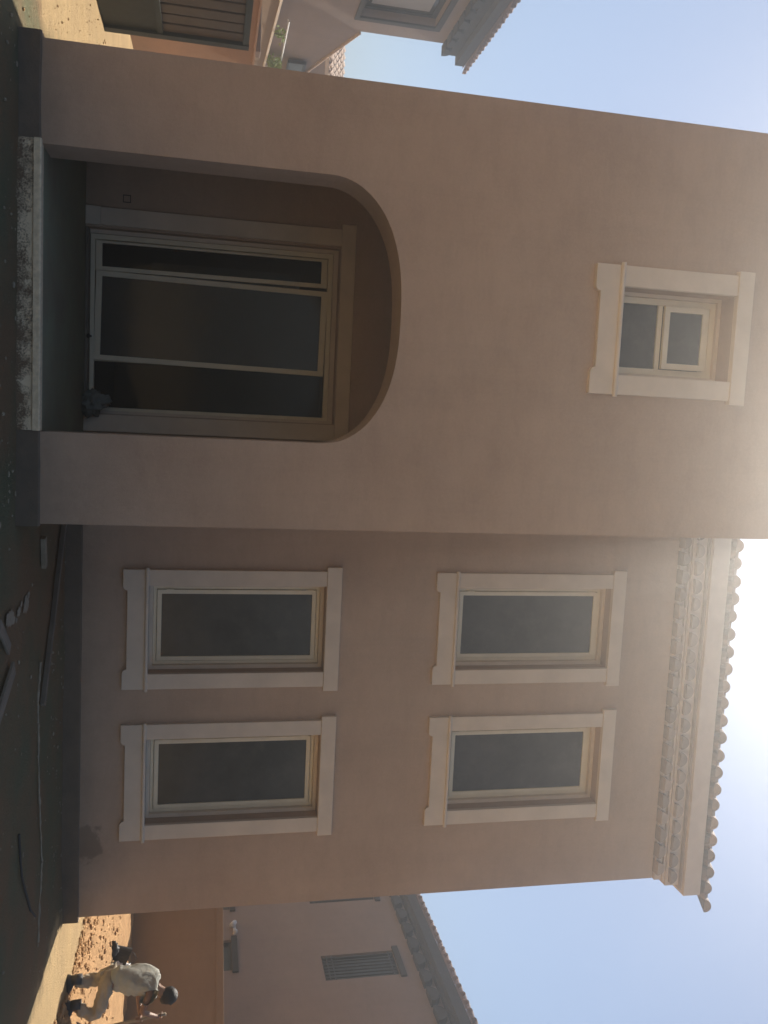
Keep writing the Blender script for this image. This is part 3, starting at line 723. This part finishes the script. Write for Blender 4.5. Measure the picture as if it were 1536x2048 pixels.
for a, turn in (('anL', .1), ('anR', -.15)):
    bm = B(); c = J[a]
    prof = [(-.085, .036, .03), (-.05, .046, .05), (.0, .048, .062), (.06, .046, .045), (.12, .045, .032), (.165, .03, .022)]
    rows = []
    for (x, wy, hz) in prof:
        rows.append([bm.verts.new((x, wy*math.cos(t*math.pi/5), .01+hz*(1+math.sin(t*math.pi/5)) if math.sin(t*math.pi/5) > -.3 else 0)) for t in range(10)])
    for r0, r1 in zip(rows, rows[1:]):
        for k in range(10): bm.faces.new((r0[k], r0[(k+1) % 10], r1[(k+1) % 10], r1[k]))
    bm.faces.new(rows[0][::-1]); bm.faces.new(rows[-1])
    tube(bm, [(-.03, 0, .08), (-.03, 0, .2)], [.058, .066], 10)
    bmesh.ops.transform(bm, matrix=Matrix.Translation((c.x, c.y, c.z-.10)) @ Matrix.Rotation(turn, 4, 'Z'), verts=bm.verts)
    obj('boot', bm, 'boot', per, smooth=True)
hoe = thing('hoe', 'long wooden-handled hoe gripped by the bending worker', 'hoe', (7.655, 10.50, 1.19))
bm = tube(B(), [(0, 0, .03), pd*.5, pd*1.02], .019, 10); obj('handle', bm, 'handle', hoe, smooth=True)
bm = bx(-.10, .10, -.012, .012, -.14, .03); o = obj('blade', bm, 'grille', hoe, loc=tuple(pd*1.0), bevel=.004); o.rotation_euler = (.2, .5, .3)

# bucket and rag at the foot of the boundary wall
bk = thing('bucket', 'tilted black rubber bucket at the foot of the boundary wall beside the worker', 'bucket', (9.0, 14.0, .24))
bm = B()
for (r0, r1, z0, z1) in ((.11, .15, 0, .26),):
    prof = [(r0, z0), (r1, z1), (r1-.012, z1), (r0-.012, z0+.012)]; rows = []
    for a in range(20): rows.append([bm.verts.new((r*math.cos(a*math.pi/10), r*math.sin(a*math.pi/10), z)) for r, z in prof])
    for a in range(20):
        for k in range(3): bm.faces.new((rows[a][k], rows[(a+1) % 20][k], rows[(a+1) % 20][k+1], rows[a][k+1]))
    bm.faces.new([r[0] for r in rows][::-1]); bm.faces.new([r[3] for r in rows])
o = obj('bucket_body', bm, 'black', bk, smooth=False); 
bm = tube(B(), [(.15*math.cos(a), 0, .26+.13*math.sin(a)) for a in [math.pi*k/10 for k in range(11)]], .006, 6); obj('bail', bm, 'grille', bk)
bk.rotation_euler = (.25, .35, .4)
bm = B(); blob(bm, (9.22, 13.9, .33), .14, (1.0, .7, 1.0), .7, 2.6, 11, 3)
tag(obj('rag', bm, 'white', smooth=True), 'crumpled white rag beside the black bucket by the boundary wall', 'rag')
bm = B(); blob(bm, (8.86, 13.85, .25), .12, (1.1, .8, .7), .6, 3, 21, 3)
tag(obj('rubbish_bag', bm, 'black', smooth=True), 'dark crumpled bag on the sand left of the bucket', 'bag')

# ------------------------------------------------------------------ left side
gate = thing('metal_fence', 'dark sheet metal fence with upright panels at the left edge, beside the sunlit sand', 'fence', (-5.35, 13.1, 0))
obj('post', bx(-.06, .06, -.14, 0, 0, 1.99), 'greensheet', gate)
obj('post', bx(-.06, .06, -2.6, -2.46, 0, 1.99), 'greensheet', gate)
obj('lower_sheet', bx(-.02, .02, -5, -.141, 0, .72), 'greensheet', gate)
obj('top_rail', bx(-.05, .05, -5, -.141, 1.90, 1.985), 'greensheet', gate)
obj('middle_rail', bx(-.045, .045, -5, -.141, .721, .80), 'greensheet', gate)
src = None
for k in range(16):
    bm = bx(0, .03, -.12, .12, .801, 1.899)
    if src is None: src = obj('panel', bm, 'metalsheet', gate, bevel=.006); o = src
    else: bm.free(); o = src.copy(); C.objects.link(o)
    o.location = (-.015, -.28-.285*k, 0)
    if k: o.location.x += random.uniform(-.006, .006)
obj('back_sheet', bx(-.03, -.02, -5, -.141, .801, 1.899), 'greensheet', gate)
ow = thing('orange_wall', 'orange plastered low boundary wall glowing beside the villa left edge', 'wall', (-6.85, 13.2, 0))
obj('wall_body', bx(-.2, 0, 0, 4.55, -.1, 2.21), 'orange', ow)
obj('coping', bx(-.23, .03, -.02, 4.58, 2.212, 2.25), 'orange', ow)
cw = thing('cross_wall', 'light brown low wall with flat coping behind the metal fence', 'wall', (-10, 17.9, 0))
obj('wall_body', bx(-4, 2.66, 0, .2, 0, 2.18), 'bound', cw)
obj('coping', bx(-4, 2.78, -.05, .25, 2.182, 2.385), 'nbwall', cw, bevel=.008)
# garden wall with falling top, plants along it
gw = thing('garden_wall', 'brown garden wall with a pale falling coping below the left house', 'wall', (-9.3, 20.05, 0))
va, vb = Vector((-9.263, 20.052)), Vector((-10.415, 26.737)); dd = vb-va; L = dd.length
gw.rotation_euler.z = math.atan2(dd.y, dd.x)
obj('wall_body', bx(-2.5, L+1, -.1, .1, 0, 2.86), 'bound', gw); obj('coping', bx(-2.5, L+1, -.13, .13, 2.862, 2.92), 'trim', gw)
def shrub(loc, n, spread, h, label):
    s = thing('shrub', label, 'plant', loc, 'plants along the garden wall'); bm, tw = B(), B()
    for k in range(4):
        a = random.random()*6.28; tube(tw, [(0, 0, -.04), (spread*.3*math.cos(a), spread*.3*math.sin(a), h*.4), (spread*.6*math.cos(a), spread*.6*math.sin(a), h*.8)], [.006, .004, .003], 5)
    for k in range(n):
        c = Vector((random.gauss(0, spread*.5), random.gauss(0, spread*.5), random.uniform(0, h)))
        a = Vector((random.uniform(-1, 1), random.uniform(-1, 1), random.uniform(-.4, 1))).normalized()*random.uniform(.04, .08); b = a.orthogonal().normalized()*.03
        q = a.cross(b).normalized()*.012
        bm.faces.new([bm.verts.new(p) for p in (c-a, c+b+q, c+a, c-b+q)])
    obj('stem', tw, 'twig', s); obj('foliage', bm, 'leaf', s)
shrub((-9.95, 25.4, 2.95), 190, .26, .36, 'leafy green shrub on the garden wall right by the villa edge')
shrub((-9.5, 22.3, 2.95), 40, .16, .24, 'sparse sprig of leaves on the garden wall near the left picture edge')

ln = thing('left_house', 'tall shaded house at upper left with a deep window and overhanging tiled eave', 'house')
XH = -10.3
win_l = (20.6, 22.5, 5.07, 7.05)
bm = wall(B(), 12, 23.35, 0, 7.55, XH-.3, XH, [win_l], axis='x')
obj('wall', bm, 'nbwall', ln)
# lower wing under a falling verge
bm = B(); prism(bm, [(23.352, 0), (27.2, 0), (27.2, 3.72), (26.9, 3.9), (23.352, 5.2)], XH-.3, XH, 'x')
obj('lower_wall', bm, 'nbwall', ln)
bm = B(); prism(bm, [(23.36, 5.205), (26.95, 3.895), (26.95, 3.93), (23.36, 5.24)], XH-3, XH+.05, 'x'); obj('lower_roof', bm, 'tile_old', ln)
src = None
for k in range(12):
    bm = half_ring(.035, .055, 0, .36, 6, .9)
    if src is None: src = obj('verge_tile', bm, 'tile_old', ln); o = src
    else: bm.free(); o = src.copy(); C.objects.link(o)
    o.location = (XH+.02, 23.4+.30*k, 5.21-.30*k*.365); o.rotation_euler = (-R(20), 0, 0)
obj('end_wall', bx(XH-8, XH-.302, 23.05, 23.35, 0, 7.55), 'nbwall', ln)
e = bpy.data.objects.new('window', None); C.objects.link(e); e.parent = ln
obj('frame', wall(B(), 20.6, 22.5, 5.07, 7.05, XH-.28, XH-.2, [(20.72, 22.38, 5.19, 6.93)], axis='x'), 'grille', e)
obj('pane', bx(XH-.25, XH-.24, 20.715, 22.385, 5.185, 6.935), 'glass', e)
obj('sky_reflection', bx(XH-.215, XH-.202, 20.73, 22.2, 5.3, 6.8), 'flat_panel', e)  # pale panel added over the glass in place of reflected sky
obj('surround', wall(B(), 20.45, 22.66, 4.95, 7.2, XH-.01, XH+.045, [win_l], axis='x'), 'dark_trim', e)
e = far_window(ln, XH, 25.55, 26.7, 3.52, 4.05, 1, 0, 0, .05, False); e.location.x = .21
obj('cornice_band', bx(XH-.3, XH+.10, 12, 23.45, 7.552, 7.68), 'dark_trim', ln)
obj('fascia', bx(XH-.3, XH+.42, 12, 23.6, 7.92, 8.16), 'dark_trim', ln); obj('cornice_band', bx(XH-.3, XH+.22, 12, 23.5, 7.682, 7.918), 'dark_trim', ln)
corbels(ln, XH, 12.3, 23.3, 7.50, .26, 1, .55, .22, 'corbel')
side_tiles(ln, XH+.55, 12.2, 23.75, 8.17, 1, .26)
bm = B(); prism(bm, [(XH+.44, 8.17), (-14.5, 9.8), (-18.5, 8.17)], 12, 23.7); obj('roof', bm, 'tile', ln)
rail = thing('handrail', 'thin sunlit white rail along the wall of the left house', 'rail', (XH+.02, 23.1, 3.33))
obj('bar', tube(B(), [(.1, 0, 0), (.1, 2.65, 0)], .022, 8), 'white', rail)
for y in (.1, 1.3, 2.5): obj('bracket', bx(0, .1, y-.012, y+.012, -.03, .0), 'white', rail)

fh = thing('far_house', 'distant house with a pale sunlit tiled roof between the left house and the villa', 'house', (-13.5, 32, 0))
obj('wall', bx(-4, 2.5, 0, 6, 0, 5.35), 'nbwall', fh)
obj('fascia', bx(-4.2, 2.7, -.18, .02, 5.352, 5.47), 'trim', fh)
bm = B(); prism(bm, [(-.2, 5.475), (1.95, 6.27), (6.2, 5.475)], -4.2, 2.7, 'x'); obj('roof', bm, 'tile_old', fh)
src = None
for r in range(6):
    for c in range(26):
        bm = half_ring(.085, .11, 0, .44, 6, .85) if src is None else None
        if src is None: src = obj('roof_tile', bm, 'tile_old', fh); o = src
        else: o = src.copy(); C.objects.link(o)
        s = r*.37; o.location = (-4.1+c*.265, -.28+s*math.cos(R(20.3)), 5.475+s*math.sin(R(20.3))+random.uniform(0, .015)); o.rotation_euler = (R(20.3)-.02, 0, random.uniform(-.02, .02))

# ------------------------------------------------------------------ added haze volume standing in for lens glare
HAZE = .0122
hm = bpy.data.materials.new('glare_haze'); hm.use_nodes = True; t = hm.node_tree; t.nodes.clear()
out = t.nodes.new('ShaderNodeOutputMaterial'); pv_ = t.nodes.new('ShaderNodeVolumePrincipled')
pv_.inputs['Color'].default_value = (.97, .96, .94, 1); pv_.inputs['Density'].default_value = HAZE; pv_.inputs['Anisotropy'].default_value = .88
t.links.new(pv_.outputs[0], out.inputs['Volume'])
if HAZE: tag(obj('haze', bx(-190, 190, -190, 190, -1.2, 11.5), hm), 'thin haze added over the whole site to imitate lens glare', None, None, 'stuff')
